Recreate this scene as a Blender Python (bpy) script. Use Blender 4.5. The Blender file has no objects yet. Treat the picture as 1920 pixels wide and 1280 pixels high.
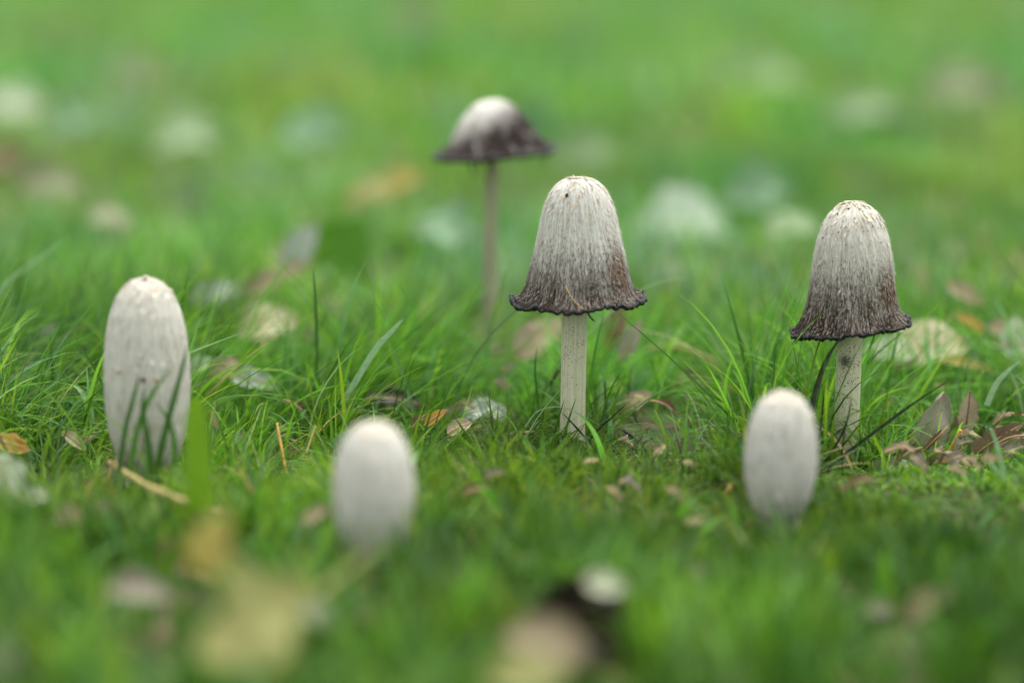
import bpy, math, random
import numpy as np
from mathutils import Vector, Matrix, Euler

random.seed(7)
RNG = np.random.default_rng(11)
SC = bpy.context.scene
COL = SC.collection

# ------------------------------------------------------------------ camera
CAM_H = 0.2267
PITCH = math.radians(10.5)
F_PX = 85.0 / 36.0 * 1920.0
cam_d = bpy.data.cameras.new("camera")
cam = bpy.data.objects.new("camera", cam_d)
COL.objects.link(cam)
cam.location = (0, 0, CAM_H)
cam.rotation_euler = (math.pi / 2 - PITCH, 0, 0)
cam_d.lens = 85
cam_d.sensor_width = 36
cam_d.clip_start = 0.02
cam_d.clip_end = 2000
cam_d.dof.use_dof = True
cam_d.dof.focus_distance = 0.986
cam_d.dof.aperture_fstop = 2.7
cam_d.dof.aperture_blades = 9
SC.camera = cam

# ------------------------------------------------------------------ light
SUN_EL, SUN_AZ = math.radians(74), math.radians(35)   # azimuth from +Y towards +X
w = bpy.data.worlds.new("World")
SC.world = w
w.use_nodes = True
nt = w.node_tree
bg = nt.nodes["Background"]
sky = nt.nodes.new("ShaderNodeTexSky")
sky.sky_type = 'NISHITA'
sky.sun_disc = False
sky.sun_elevation = SUN_EL
sky.sun_rotation = SUN_AZ
sky.air_density = 1.0
sky.dust_density = 3.0
hs = nt.nodes.new("ShaderNodeHueSaturation")          # cloud cover: an almost neutral sky
hs.inputs['Saturation'].default_value = 0.12
nt.links.new(sky.outputs[0], hs.inputs['Color'])
nt.links.new(hs.outputs[0], bg.inputs['Color'])
bg.inputs['Strength'].default_value = 0.15
sun_d = bpy.data.lights.new("sun", 'SUN')
sun_d.energy = 1.25
sun_d.angle = math.radians(50)
sun_d.color = (1.0, 0.97, 0.90)
sun = bpy.data.objects.new("sun", sun_d)
COL.objects.link(sun)
sd = Vector((math.sin(SUN_AZ) * math.cos(SUN_EL), math.cos(SUN_AZ) * math.cos(SUN_EL), math.sin(SUN_EL)))
sun.rotation_euler = (-sd).to_track_quat('-Z', 'Y').to_euler()

vs = SC.view_settings
vs.view_transform = 'Standard'
vs.look = 'None'
vs.gamma = 1
vs.use_curve_mapping = False
vs.exposure = 1.38
SC.render.engine = 'CYCLES'
SC.cycles.max_bounces = 8
SC.cycles.transparent_max_bounces = 8

# ------------------------------------------------------------------ helpers
def ray(px, py):
    d = Vector(((px - 960) / F_PX, -(py - 640) / F_PX, -1.0))
    return cam.rotation_euler.to_matrix() @ d

def on_plane(px, py, h=0.0):
    """the point at height h seen at this spot of the photograph"""
    d = ray(px, py)
    k = (h - CAM_H) / d.z
    return Vector((d.x * k, d.y * k, h))

def at_dist(px, py, Y):
    """the point at ground distance Y seen at this spot of the photograph"""
    d = ray(px, py)
    k = Y / d.y
    return Vector((d.x * k, Y, CAM_H + d.z * k))

TAB = np.random.default_rng(3).random((256, 256))
def vnoise(x, y, s=0):
    x = np.asarray(x, float) + s * 17.31
    y = np.asarray(y, float) + s * 9.77
    xi, yi = np.floor(x).astype(int), np.floor(y).astype(int)
    fx, fy = x - xi, y - yi
    fx, fy = fx * fx * (3 - 2 * fx), fy * fy * (3 - 2 * fy)
    a = TAB[xi % 256, yi % 256]; b = TAB[(xi + 1) % 256, yi % 256]
    c = TAB[xi % 256, (yi + 1) % 256]; d = TAB[(xi + 1) % 256, (yi + 1) % 256]
    return (a * (1 - fx) + b * fx) * (1 - fy) + (c * (1 - fx) + d * fx) * fy

def gh(x, y):
    """height of the soil"""
    x = np.asarray(x, float); y = np.asarray(y, float)
    fade = np.exp(-(np.maximum(np.hypot(x, y - 1.0) - 3.0, 0) / 3.0) ** 2)
    dip = -.0085 * np.exp(-((x - .138) / .05) ** 2 - ((y - .975) / .045) ** 2)
    return dip + ((vnoise(x * 9, y * 9, 1) - .5) * .010 + (vnoise(x * 40, y * 40, 2) - .5) * .004) * fade - .001

def mesh_np(name, V, F, mat, parent=None, attrs=None, smooth=True, loc=None):
    V = np.asarray(V, np.float32); F = np.asarray(F, np.int32)
    me = bpy.data.meshes.new(name)
    me.vertices.add(len(V)); me.vertices.foreach_set('co', V.ravel())
    k = F.shape[1]
    me.loops.add(F.size); me.loops.foreach_set('vertex_index', F.ravel())
    me.polygons.add(len(F))
    me.polygons.foreach_set('loop_start', np.arange(0, F.size, k, dtype=np.int32))
    me.polygons.foreach_set('loop_total', np.full(len(F), k, np.int32))
    if smooth:
        me.polygons.foreach_set('use_smooth', np.ones(len(F), bool))
    me.update(calc_edges=True)
    for an, (typ, arr) in (attrs or {}).items():
        a = me.attributes.new(an, typ, 'POINT')
        arr = np.asarray(arr, np.float32)
        if typ == 'FLOAT_COLOR':
            if arr.shape[1] == 3:
                arr = np.concatenate([arr, np.ones((len(arr), 1), np.float32)], 1)
            a.data.foreach_set('color', arr.ravel())
        elif typ == 'FLOAT_VECTOR':
            a.data.foreach_set('vector', arr.ravel())
        else:
            a.data.foreach_set('value', arr.ravel())
    me.materials.append(mat)
    o = bpy.data.objects.new(name, me)
    COL.objects.link(o)
    if parent: o.parent = parent
    if loc is not None: o.location = loc
    return o

def tag(o, label=None, cat=None, group=None, kind=None):
    if label: o['label'] = label
    if cat: o['category'] = cat
    if group: o['group'] = group
    if kind: o['kind'] = kind
    return o

def thing(name, loc, label, cat, group=None, rot=(0, 0, 0)):
    o = bpy.data.objects.new(name, None)
    o.empty_display_size = .01
    COL.objects.link(o)
    o.location = loc; o.rotation_euler = rot
    return tag(o, label, cat, group)

def grid_faces(nu, nv, closed=False):
    """faces of nu rows by nv columns"""
    i = np.arange(nu - 1)[:, None]; m = nv if closed else nv - 1
    j = np.arange(m)[None, :]; j2 = (j + 1) % nv
    return np.stack([i * nv + j + 0 * j2, i * nv + j2, (i + 1) * nv + j2, (i + 1) * nv + j + 0 * j2], -1).reshape(-1, 4)

def tube(P, R, n=8, closed=False, lump=0.0, seed=0):
    """vertices and faces of a tube along points P with radii R (caps at the ends)"""
    P = np.asarray(P, float); m = len(P)
    R = np.broadcast_to(np.asarray(R, float), (m,))
    if closed: T = np.roll(P, -1, 0) - np.roll(P, 1, 0)
    else: T = np.gradient(P, axis=0)
    T /= np.linalg.norm(T, axis=1)[:, None] + 1e-12
    up = np.array([0, 0, 1.]) if abs(T[:, 2]).mean() < .8 else np.array([1., 0, 0])
    A = np.cross(T, up); A /= np.linalg.norm(A, axis=1)[:, None] + 1e-12
    B = np.cross(T, A)
    th = np.arange(n) / n * 2 * np.pi
    r = np.random.default_rng(seed)
    rr = R[:, None] * (1 + lump * (r.random((m, n)) - .5))
    V = P[:, None, :] + rr[..., None] * (np.cos(th)[None, :, None] * A[:, None, :] + np.sin(th)[None, :, None] * B[:, None, :])
    V = V.reshape(-1, 3)
    F = grid_faces(m, n, True)
    if closed:
        j = np.arange(n); j2 = (j + 1) % n
        F = np.concatenate([F, np.stack([(m - 1) * n + j, (m - 1) * n + j2, j2, j], -1)])
    else:
        V = np.concatenate([V, P[:1], P[-1:]])
        j = np.arange(n); j2 = (j + 1) % n; c0, c1 = m * n, m * n + 1
        F = np.concatenate([F, np.stack([j2, j, 0 * j + c0, 0 * j + c0], -1)[:, [0, 1, 2, 2]],
                            np.stack([(m - 1) * n + j, (m - 1) * n + j2, 0 * j + c1, 0 * j + c1], -1)[:, [0, 1, 2, 2]]])
    return V, F

def fix_tris(F):
    """quads that repeat a vertex and true quads, apart"""
    t = F[:, 2] == F[:, 3]
    return F[~t], F[t][:, :3]

def mesh_any(name, V, F, mat, parent=None, attrs=None):
    """as mesh_np, where quads with a repeated last vertex become triangles"""
    me = bpy.data.meshes.new(name)
    faces = [tuple(f[:3]) if f[2] == f[3] else tuple(f) for f in F.tolist()]
    me.from_pydata([tuple(v) for v in V.tolist()], [], faces)
    me.polygons.foreach_set('use_smooth', np.ones(len(faces), bool))
    for an, (typ, arr) in (attrs or {}).items():
        a = me.attributes.new(an, typ, 'POINT')
        a.data.foreach_set('vector' if typ == 'FLOAT_VECTOR' else 'value', np.asarray(arr, np.float32).ravel())
    me.materials.append(mat)
    o = bpy.data.objects.new(name, me); COL.objects.link(o)
    if parent: o.parent = parent
    return o

# ------------------------------------------------------------------ materials
class NT:
    def __init__(s, name):
        s.m = bpy.data.materials.new(name); s.m.use_nodes = True
        s.t = s.m.node_tree; s.bsdf = s.t.nodes['Principled BSDF']; s.out = s.t.nodes['Material Output']
    def n(s, typ, **kw):
        o = s.t.nodes.new(typ)
        for k, v in kw.items(): setattr(o, k, v)
        return o
    def l(s, a, b): s.t.links.new(a, b)
    def set(s, sock, v):
        if hasattr(v, 'is_linked') or isinstance(v, bpy.types.NodeSocket): s.l(v, sock)
        else: sock.default_value = v
    def math(s, op, a, b=0.0, c=0.0):
        o = s.n('ShaderNodeMath', operation=op)
        for i, v in enumerate((a, b, c)): s.set(o.inputs[i], v)
        return o.outputs[0]
    def attr(s, name):
        o = s.n('ShaderNodeAttribute'); o.attribute_name = name
        return o
    def noise(s, vec, scale, detail=3, rough=.55):
        o = s.n('ShaderNodeTexNoise'); s.l(vec, o.inputs['Vector'])
        o.inputs['Scale'].default_value = scale; o.inputs['Detail'].default_value = detail
        o.inputs['Roughness'].default_value = rough
        return o.outputs['Fac']
    def scale(s, vec, xyz):
        o = s.n('ShaderNodeVectorMath', operation='MULTIPLY'); s.l(vec, o.inputs[0]); o.inputs[1].default_value = xyz
        return o.outputs[0]
    def mix(s, f, a, b):
        o = s.n('ShaderNodeMix', data_type='RGBA'); s.set(o.inputs['Factor'], f)
        for i, v in ((6, a), (7, b)):
            if isinstance(v, tuple): v = (*v[:3], 1)
            s.set(o.inputs[i], v)
        return o.outputs[2]
    def ramp(s, f, lo, hi):
        o = s.n('ShaderNodeMapRange', interpolation_type='SMOOTHSTEP'); s.set(o.inputs[0], f)
        s.set(o.inputs[1], lo); s.set(o.inputs[2], hi)
        return o.outputs[0]
    def bump(s, h, strength, dist):
        o = s.n('ShaderNodeBump'); s.l(h, o.inputs['Height']); o.inputs['Strength'].default_value = strength
        o.inputs['Distance'].default_value = dist
        s.l(o.outputs[0], s.bsdf.inputs['Normal'])
        return o.outputs[0]
    def base(s, v, rough=.6, spec=.4):
        s.set(s.bsdf.inputs['Base Color'], (*v, 1) if isinstance(v, tuple) else v)
        s.set(s.bsdf.inputs['Roughness'], rough); s.bsdf.inputs['Specular IOR Level'].default_value = spec
    def translucent(s, color, fac):
        tr = s.n('ShaderNodeBsdfTranslucent'); s.set(tr.inputs['Color'], (*color, 1) if isinstance(color, tuple) else color)
        mx = s.n('ShaderNodeMixShader'); mx.inputs[0].default_value = fac
        s.l(s.bsdf.outputs[0], mx.inputs[1]); s.l(tr.outputs[0], mx.inputs[2]); s.l(mx.outputs[0], s.out.inputs['Surface'])

def mat_grass(name, rough, fac, spec=.20):
    a = NT(name)
    c = a.attr('tint').outputs['Color']
    geo = a.n('ShaderNodeNewGeometry')
    n = a.noise(geo.outputs['Position'], 900, 2)
    c2 = a.mix(a.ramp(n, .3, .75), c, a.mix(.35, c, (.02, .05, .01)))
    a.base(c2, rough, spec)
    g = a.n('ShaderNodeGamma'); a.l(c, g.inputs[0]); g.inputs[1].default_value = .85
    a.translucent(g.outputs[0], fac)
    return a.m

M_GRASS = mat_grass('grass_green', .40, .40)
M_DRY = mat_grass('grass_dry', .7, .15, .25)

def mat_soil():
    a = NT('soil_and_turf')
    p = a.n('ShaderNodeNewGeometry').outputs['Position']
    n1, n2, n3 = a.noise(p, 55, 5), a.noise(p, 400, 4), a.noise(p, 3.2, 4)
    c = a.mix(a.ramp(n2, .35, .7), (.030, .022, .013), (.10, .07, .038))
    c = a.mix(a.ramp(n1, .42, .6), c, (.035, .075, .012))
    # far out, where no blade is built, the turf itself covers the soil
    sep = a.n('ShaderNodeSeparateXYZ'); a.l(p, sep.inputs[0])
    r = a.n('ShaderNodeVectorMath', operation='LENGTH'); a.l(p, r.inputs[0])
    turf = a.mix(a.ramp(n3, .35, .65), (.07, .17, .025), (.11, .20, .05))
    c = a.mix(a.ramp(r.outputs['Value'], 1.4, 3.0), c, turf)
    a.base(c, .9, .2)
    a.bump(n2, .6, .004)
    return a.m

def mat_cap(name, h0=.7, soft=.25, amp=.45, patch=None, dark=(.014, .010, .009), white=(.74, .72, .67), grey=(.50, .46, .40), top=(.62, .50, .36), stain=.5, lean=0.0, brown=((.085, .045, .024), (.030, .020, .014))):
    """shaggy cap: white silky fibres, inked from the margin upwards. cyl = (cos, sin, 0 at the top .. 1 at the margin)"""
    a = NT(name)
    v = a.attr('cyl').outputs['Vector']
    sep = a.n('ShaderNodeSeparateXYZ'); a.l(v, sep.inputs[0])
    cx, sy, h = sep.outputs
    st = a.noise(a.scale(v, (26, 26, 4.5)), 1.0, 4, .65)
    fi = a.noise(a.scale(v, (75, 75, 11)), 1.0, 3, .6)
    bl = a.noise(a.scale(v, (2.1, 2.1, 2.6)), 1.0, 3)
    c = a.mix(a.ramp(st, .38, .66), white, grey)
    c = a.mix(a.math('MULTIPLY', a.ramp(fi, .5, .72), .45), c, (.36, .32, .26))
    # tan stains and scales near the top
    vo = a.noise(a.scale(v, (9, 9, 15)), 1.0, 3, .6)
    c = a.mix(a.math('MULTIPLY', a.ramp(vo, .60, .70), stain), c, (.36, .23, .11))
    c = a.mix(a.math('MULTIPLY', a.ramp(h, .06, .0), .55), c, top)
    # ink
    e = a.math('ADD', h, a.math('MULTIPLY', a.math('SUBTRACT', st, .5), amp))
    e = a.math('ADD', e, a.math('MULTIPLY', a.math('SUBTRACT', bl, .5), .35))
    e = a.math('ADD', e, a.math('MULTIPLY', a.math('SUBTRACT', fi, .5), amp * .9))
    e = a.math('ADD', e, a.math('MULTIPLY', cx, lean))
    ink = a.ramp(e, h0 - soft, h0 + soft)
    brn = a.mix(bl, *brown)
    dk = a.mix(a.ramp(e, h0, h0 + soft * 1.7), brn, dark)
    c = a.mix(ink, c, dk)
    if patch:
        pc, ps, ph, pr, pcol = patch
        d2 = a.math('POWER', a.math('SUBTRACT', cx, pc), 2)
        d2 = a.math('ADD', d2, a.math('POWER', a.math('SUBTRACT', sy, ps), 2))
        d2 = a.math('ADD', d2, a.math('POWER', a.math('MULTIPLY', a.math('SUBTRACT', h, ph), 2.2), 2))
        d = a.math('ADD', a.math('SQRT', d2), a.math('MULTIPLY', a.math('SUBTRACT', st, .5), pr * 1.6))
        c = a.mix(a.math('MULTIPLY', a.ramp(d, pr, pr * .35), .8), c, pcol)
    a.base(c, .85, .07)
    b = a.math('ADD', st, a.math('MULTIPLY', fi, .6))
    a.bump(b, .75, .0009)
    try:
        a.bsdf.inputs['Sheen Weight'].default_value = 0
    except KeyError: pass
    return a.m

def mat_stem(name, col=(.60, .59, .42), col2=(.48, .48, .31), speck=.5, patch=None):
    a = NT(name)
    v = a.n('ShaderNodeTexCoord').outputs['Object']
    st = a.noise(a.scale(v, (1100, 1100, 60)), 1, 4)
    sp = a.noise(a.scale(v, (1900, 1900, 1200)), 1, 2, .6)
    bl = a.noise(v, 120, 3)
    c = a.mix(a.ramp(st, .35, .7), col, col2)
    reg = a.ramp(bl, .42, .60)
    c = a.mix(a.math('MULTIPLY', a.math('MULTIPLY', a.ramp(sp, .56, .66), reg), speck * 1.6), c, (.035, .030, .022))
    if patch:
        d = a.n('ShaderNodeVectorMath', operation='DISTANCE'); a.l(v, d.inputs[0]); d.inputs[1].default_value = patch
        dd = a.math('ADD', d.outputs['Value'], a.math('MULTIPLY', a.math('SUBTRACT', sp, .5), .012))
        c = a.mix(a.math('MULTIPLY', a.ramp(dd, .0036, .0012), .85), c, (.03, .022, .015))
    a.base(c, .65, .3)
    a.bump(st, .5, .0006)
    return a.m

def mat_ink():
    a = NT('black_ink')
    v = a.n('ShaderNodeTexCoord').outputs['Object']
    n = a.noise(v, 900, 3)
    a.base(a.mix(a.ramp(n, .45, .8), (.004, .004, .005), (.016, .013, .013)), .36, .28)
    a.bump(n, .8, .0012)
    return a.m

def mat_gills():
    a = NT('dark_gills')
    v = a.attr('cyl').outputs['Vector']
    n = a.noise(a.scale(v, (60, 60, 1)), 1, 2)
    a.base(a.mix(n, (.012, .009, .008), (.05, .036, .030)), .6, .3)
    a.bump(n, .8, .001)
    return a.m

def mat_tint(name, rough=.7, spec=.3):
    a = NT(name)
    a.base(a.attr('tint').outputs['Color'], rough, spec)
    return a.m

def mat_leaf(name, c1, c2, vein, rough=.5, spec=.4, fac=.25, spots=.5, blotch=26):
    """lf = (0..1 along the leaf, -1..1 across it, a number of its own)"""
    a = NT(name)
    v = a.attr('lf').outputs['Vector']
    sep = a.n('ShaderNodeSeparateXYZ'); a.l(v, sep.inputs[0])
    u, x, k = sep.outputs
    p = a.n('ShaderNodeTexCoord').outputs['Object']
    n1 = a.noise(p, blotch * 4, 4, .6); n2 = a.noise(p, 700, 3)
    c = a.mix(a.ramp(n1, .38, .62), c1, c2)
    c = a.mix(a.math('MULTIPLY', a.ramp(n2, .62, .72), spots), c, (.06, .04, .025))
    ax = a.math('ABSOLUTE', x)
    ph = a.math('MULTIPLY', a.math('SUBTRACT', u, a.math('MULTIPLY', ax, .22)), 9.0)
    fr = a.math('ABSOLUTE', a.math('SUBTRACT', a.math('FRACT', ph), .5))
    side = a.ramp(fr, .09, .02)
    c = a.mix(a.math('MULTIPLY', side, .55), c, vein)
    edge = a.ramp(a.math('ADD', ax, a.math('MULTIPLY', a.math('SUBTRACT', n1, .5), .5)), .85, 1.05)
    c = a.mix(a.math('MULTIPLY', edge, .5), c, (.16, .10, .05))
    a.base(c, rough, spec)
    a.bump(a.math('ADD', a.math('MULTIPLY', side, -.8), a.math('MULTIPLY', n1, .8)), .6, .001)
    a.translucent(c, fac)
    return a.m

M_INK = mat_ink(); M_GILL = mat_gills(); M_FIB = mat_tint('cap_fibre', .85, .06); M_SPECK = mat_tint('crumb', .9, .1)
def plain(name, c1, c2, scale=300, rough=.65, spec=.3, fac=0.0):
    a = NT(name)
    p = a.n('ShaderNodeTexCoord').outputs['Object']
    n = a.noise(p, scale, 4)
    c = a.mix(a.ramp(n, .35, .68), c1, c2)
    a.base(c, rough, spec); a.bump(n, .4, .0006)
    if fac: a.translucent(c, fac)
    return a.m

LEAF = {
    'pale':   mat_leaf('leaf_pale', (.50, .56, .40), (.40, .47, .30), (.58, .62, .48), .42, .5),
    'white':  mat_leaf('leaf_white', (.52, .62, .48), (.42, .53, .38), (.60, .68, .56), .38, .5),
    'cream':  mat_leaf('leaf_cream', (.52, .49, .29), (.44, .42, .23), (.60, .58, .40), .45, .4),
    'yellow': mat_leaf('leaf_yellow', (.40, .36, .09), (.36, .28, .06), (.60, .55, .22), .5, .3, .35),
    'lemon':  mat_leaf('leaf_lemon', (.35, .35, .13), (.29, .29, .09), (.42, .45, .16), .5, .3, .3, .2),
    'orange': mat_leaf('leaf_orange', (.50, .30, .05), (.42, .22, .05), (.56, .40, .10), .5, .3),
    'tan':    mat_leaf('leaf_tan', (.35, .29, .19), (.26, .21, .13), (.44, .36, .24), .6, .3),
    'pink':   mat_leaf('leaf_pink', (.36, .27, .19), (.45, .36, .25), (.50, .42, .30), .55, .35),
    'mauve':  mat_leaf('leaf_mauve', (.27, .24, .20), (.20, .17, .14), (.36, .33, .28), .5, .4),
    'brown':  mat_leaf('leaf_brown', (.13, .085, .05), (.20, .14, .085), (.26, .19, .12), .55, .35),
    'dark':   mat_leaf('leaf_dark_and_shade', (.030, .020, .016), (.016, .012, .011), (.06, .04, .03), .5, .3, .05),  # a dark leaf, and the sheets that paint a hollow's shade
    'olive':  mat_leaf('leaf_olive', (.13, .14, .045), (.10, .08, .035), (.22, .20, .09), .45, .4),
    'sage':   mat_leaf('leaf_sage', (.22, .25, .16), (.28, .26, .19), (.40, .40, .28), .5, .4),
    'green':  mat_leaf('leaf_green', (.06, .17, .045), (.05, .14, .04), (.10, .24, .08), .4, .4, .3, .1),
    'deep':   mat_leaf('leaf_deep', (.075, .22, .012), (.062, .19, .010), (.06, .18, .02), .5, .25, .35, .1),
    'faint':  mat_leaf('leaf_faint', (.25, .37, .18), (.20, .31, .14), (.31, .41, .24), .5, .4),
    'faintgrey': mat_leaf('leaf_faint_grey', (.19, .34, .19), (.16, .29, .15), (.24, .38, .22), .5, .4),
    'faintbrown': mat_leaf('leaf_faint_brown', (.22, .25, .13), (.18, .21, .10), (.25, .27, .16), .5, .4),
    'grey':   mat_leaf('leaf_grey', (.32, .39, .31), (.25, .31, .24), (.46, .50, .46), .4, .5),
}
STALK = {
    'straw': plain('stalk_straw', (.45, .36, .14), (.34, .25, .10)),
    'orange': plain('stalk_orange', (.55, .34, .08), (.45, .25, .06)),
    'brown': plain('stalk_brown', (.16, .10, .06), (.10, .065, .04)),
    'olive': plain('stalk_olive', (.30, .30, .09), (.24, .22, .07)),
    'green': plain('stalk_green', (.14, .22, .06), (.10, .17, .05)),
}
B_GREEN = plain('blade_green', (.07, .19, .025), (.055, .15, .02), 500, .38, .5, .35)
B_LIME = plain('blade_lime', (.15, .30, .015), (.13, .26, .012), 300, .5, .3, .4)
B_DARK = plain('blade_dark', (.012, .020, .010), (.022, .036, .014), 500, .4, .5)
B_DEEP = plain('blade_deep', (.045, .13, .018), (.035, .11, .015), 500, .4, .5, .2)
B_PAINTED_SHEEN = plain('blade_painted_sheen', (.26, .42, .22), (.20, .34, .16), 500, .32, .6, .35)  # sky sheen on the blades put into a paler base colour

# ------------------------------------------------------------------ ground
def axis(fine0, fine1, step, far):
    a = list(np.arange(fine0, fine1 + 1e-9, step)); d = step; x = a[-1]
    while x < far: d *= 1.45; x += d; a.append(x)
    d = step; x = a[0]
    while x > -far: d *= 1.45; x -= d; a.insert(0, x)
    return np.array(a)
gx, gy = axis(-.6, .6, .01, 400), axis(.3, 2.4, .012, 400)
XX, YY = np.meshgrid(gx, gy)
GV = np.stack([XX, YY, gh(XX, YY)], -1).reshape(-1, 3)
ground = mesh_np('ground', GV, grid_faces(len(gy), len(gx)), mat_soil())
tag(ground, kind='structure')

# ------------------------------------------------------------------ mushrooms
OBST = []          # x, y, radius, top: what grass may not grow through
def interp_profile(prof):
    z = np.array([p[0] for p in prof]); r = np.array([p[1] for p in prof])
    s = np.concatenate([[0], np.cumsum(np.hypot(np.diff(z), np.diff(r)))]); s /= s[-1]
    # smooth resample
    S = np.linspace(0, 1, 220)
    Z, R = np.interp(S, s, z), np.interp(S, s, r)
    k = np.hanning(15); k /= k.sum()
    def sm(a):
        pad = np.concatenate([2 * a[0] - a[7:0:-1], a, 2 * a[-1] - a[-2:-9:-1]])
        return np.convolve(pad, k, 'valid')
    Zs, Rs = sm(Z), sm(R); Rs[0] = 0; Zs[0] = 0
    return S, Zs, Rs

def cap_surface(prof, top, axis_tilt=(0, 0), ripple=.05, lobes=9, seed=0, droop=None, squash=1.0, ell=None):
    """a function (theta, h) -> points in metres, relative to the mushroom's base"""
    S, Z, R = interp_profile(prof)
    M = np.array(Euler((axis_tilt[0], axis_tilt[1], 0)).to_matrix())
    def f(th, h):
        z = np.interp(h, S, Z); r = np.interp(h, S, R)
        k = h ** 3
        n1 = vnoise(np.cos(th) * 2.2 + 20, np.sin(th) * 2.2 + 20, seed) - .5
        n2 = vnoise(np.cos(th) * lobes + 50, np.sin(th) * lobes + 50, seed + 1) - .5
        n3 = vnoise(np.cos(th) * 1.5 + 9, np.sin(th) * 1.5 + 9 + h * 3, seed + 2) - .5
        rr = r * (1 + ripple * (1.6 * n1 + 1.1 * n2) * k + .05 * n3)
        zz = z + k * ripple * (1.5 * n1 - 2.4 * n2) + 0
        if droop is not None:
            d = np.cos(th - droop[0]) * .5 + .5
            rr = rr + k * k * droop[1] * d ** droop[3]; zz = zz + k * k * droop[2] * d ** droop[3]
        X = np.cos(th) * rr; Y = np.sin(th) * rr
        if ell: X = X * ell
        P = np.stack([X, Y, -zz], -1) @ M.T
        return P * .01 + np.array(top)
    return f, S

def frame(f, th, h, e=.004):
    p = f(th, h)
    dv = f(th, np.minimum(h + e, 1.0)) - f(th, np.maximum(h - e, 0.0))
    dt = f(th + .02, h) - f(th - .02, h)
    n = np.cross(dt, dv); n /= np.linalg.norm(n, axis=-1)[..., None] + 1e-12
    dv /= np.linalg.norm(dv, axis=-1)[..., None] + 1e-12
    dt /= np.linalg.norm(dt, axis=-1)[..., None] + 1e-12
    return p, dv, dt, -n

def outward(f):
    p, _, _, n = frame(f, np.array([0., np.pi]), np.array([.4, .4]))
    return np.sign(np.dot(n[0], p[0] - p[1]))

def fibres(f, n, hr, lr, wr, lift, colfun, seed, parent, name='fibre', mat=None, power=1.0):
    r = np.random.default_rng(seed)
    th = r.random(n) * 2 * np.pi
    h = hr[0] + (hr[1] - hr[0]) * r.random(n) ** power
    p, dv, dt, nn = frame(f, th, h)
    nn = nn * outward(f)
    L = (lr[0] + (lr[1] - lr[0]) * r.random(n))[:, None]; W = (wr[0] + (wr[1] - wr[0]) * r.random(n))[:, None]
    sk = (r.random(n)[:, None] - .5) * .7
    d = dv + sk * dt; d /= np.linalg.norm(d, axis=1)[:, None]
    sd_ = np.cross(d, nn)
    lf = (lift[0] + (lift[1] - lift[0]) * r.random(n) ** 2)[:, None]
    eps = .00008
    arc = np.linalg.norm(f(th, np.minimum(h + .01, 1)) - f(th, h - .01), axis=1) / (np.minimum(h + .01, 1) - h + .01)
    rad = np.linalg.norm(f(th + .05, h) - f(th - .05, h), axis=1) / .1
    dh = L[:, 0] / arc; dth = sk[:, 0] * L[:, 0] / np.maximum(rad, .002)
    sg = outward(f)
    q1, _, _, n1 = frame(f, th + dth * .5, np.minimum(h + dh * .5, .998))
    q2, _, _, n2 = frame(f, th + dth, np.minimum(h + dh, .998))
    a0 = p + nn * eps; a1 = q1 + sg * n1 * (eps + lf * .35); a2 = q2 + sg * n2 * (eps + lf)
    V = np.stack([a0 - sd_ * W * .5, a0 + sd_ * W * .5, a1 + sd_ * W * .5 + nn * .00006, a1 - sd_ * W * .5 + nn * .00006, a2 + sd_ * W * .12, a2 - sd_ * W * .12], 1)
    base = np.arange(n)[:, None] * 6
    F = np.concatenate([base + np.array([[0, 1, 2, 3]]), base + np.array([[3, 2, 4, 5]])])
    col = np.repeat(colfun(th, h, r)[:, None, :], 6, 1).reshape(-1, 3)
    o = mesh_np(name, V.reshape(-1, 3), F, mat or M_FIB, parent, {'tint': ('FLOAT_COLOR', col)}, smooth=False)
    o['kind'] = 'stuff'
    return o

def cap_part(f, S, mat, parent, nt=140, nh=70):
    h = np.linspace(0, 1, nh) ** 1.0; h[0] = .0015
    th = np.arange(nt) / nt * 2 * np.pi
    H, T = np.meshgrid(h, th, indexing='ij')
    V = f(T.ravel(), H.ravel())
    C = np.stack([np.cos(T), np.sin(T), H], -1).reshape(-1, 3)
    F = grid_faces(nh, nt, True)[:, ::-1]
    V = np.concatenate([V, f(np.array([0.]), np.array([0.]))]); C = np.concatenate([C, [[0, 0, 0]]])
    j = np.arange(nt); j2 = (j + 1) % nt; c = 0 * j + nh * nt
    F = np.concatenate([F, np.stack([j, j2, c, c], -1)])
    return mesh_any('cap', V, F, mat, parent, {'cyl': ('FLOAT_VECTOR', C)})

def gill_part(f, apex, parent, nt=140, nh=10):
    th = np.arange(nt) / nt * 2 * np.pi
    rows = []; C = []
    for k in np.linspace(0, 1, nh):
        q = f(th, np.full(nt, .985 - .62 * k)); c = q.mean(0)
        q = c + (q - c) * (.93 - .45 * k)
        q = q + ((np.arange(nt) % 2) * .0008 * (k > 0) * (k < 1))[:, None] * np.array([0, 0, 1.])
        rows.append(q); C.append(np.stack([np.cos(th), np.sin(th), 0 * th + k], -1))
    V = np.concatenate(rows); C = np.concatenate(C)
    return mesh_np('gills', V, grid_faces(nh, nt, True), M_GILL, parent, {'cyl': ('FLOAT_VECTOR', C)})

def rim_part(f, parent, r0, r1, seed, nt=170, curl=.0008):
    th = np.arange(nt) / nt * 2 * np.pi
    P, dv, dt, nn = frame(f, th, np.full(nt, .993))
    r = np.random.default_rng(seed)
    n = vnoise(np.cos(th) * 10 + 3, np.sin(th) * 10 + 3, seed) ** 1.5
    n2 = vnoise(np.cos(th) * 26 + 3, np.sin(th) * 26 + 3, seed + 4) ** 1.5
    P = P + np.array([0, 0, 1.]) * ((n2 - .5) * curl)[:, None]
    V, F = tube(P, r0 + (r1 - r0) * (.6 * n + .4 * n2), 9, True, .35, seed)
    return mesh_np('inky_rim', V, F, M_INK, parent)

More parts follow.
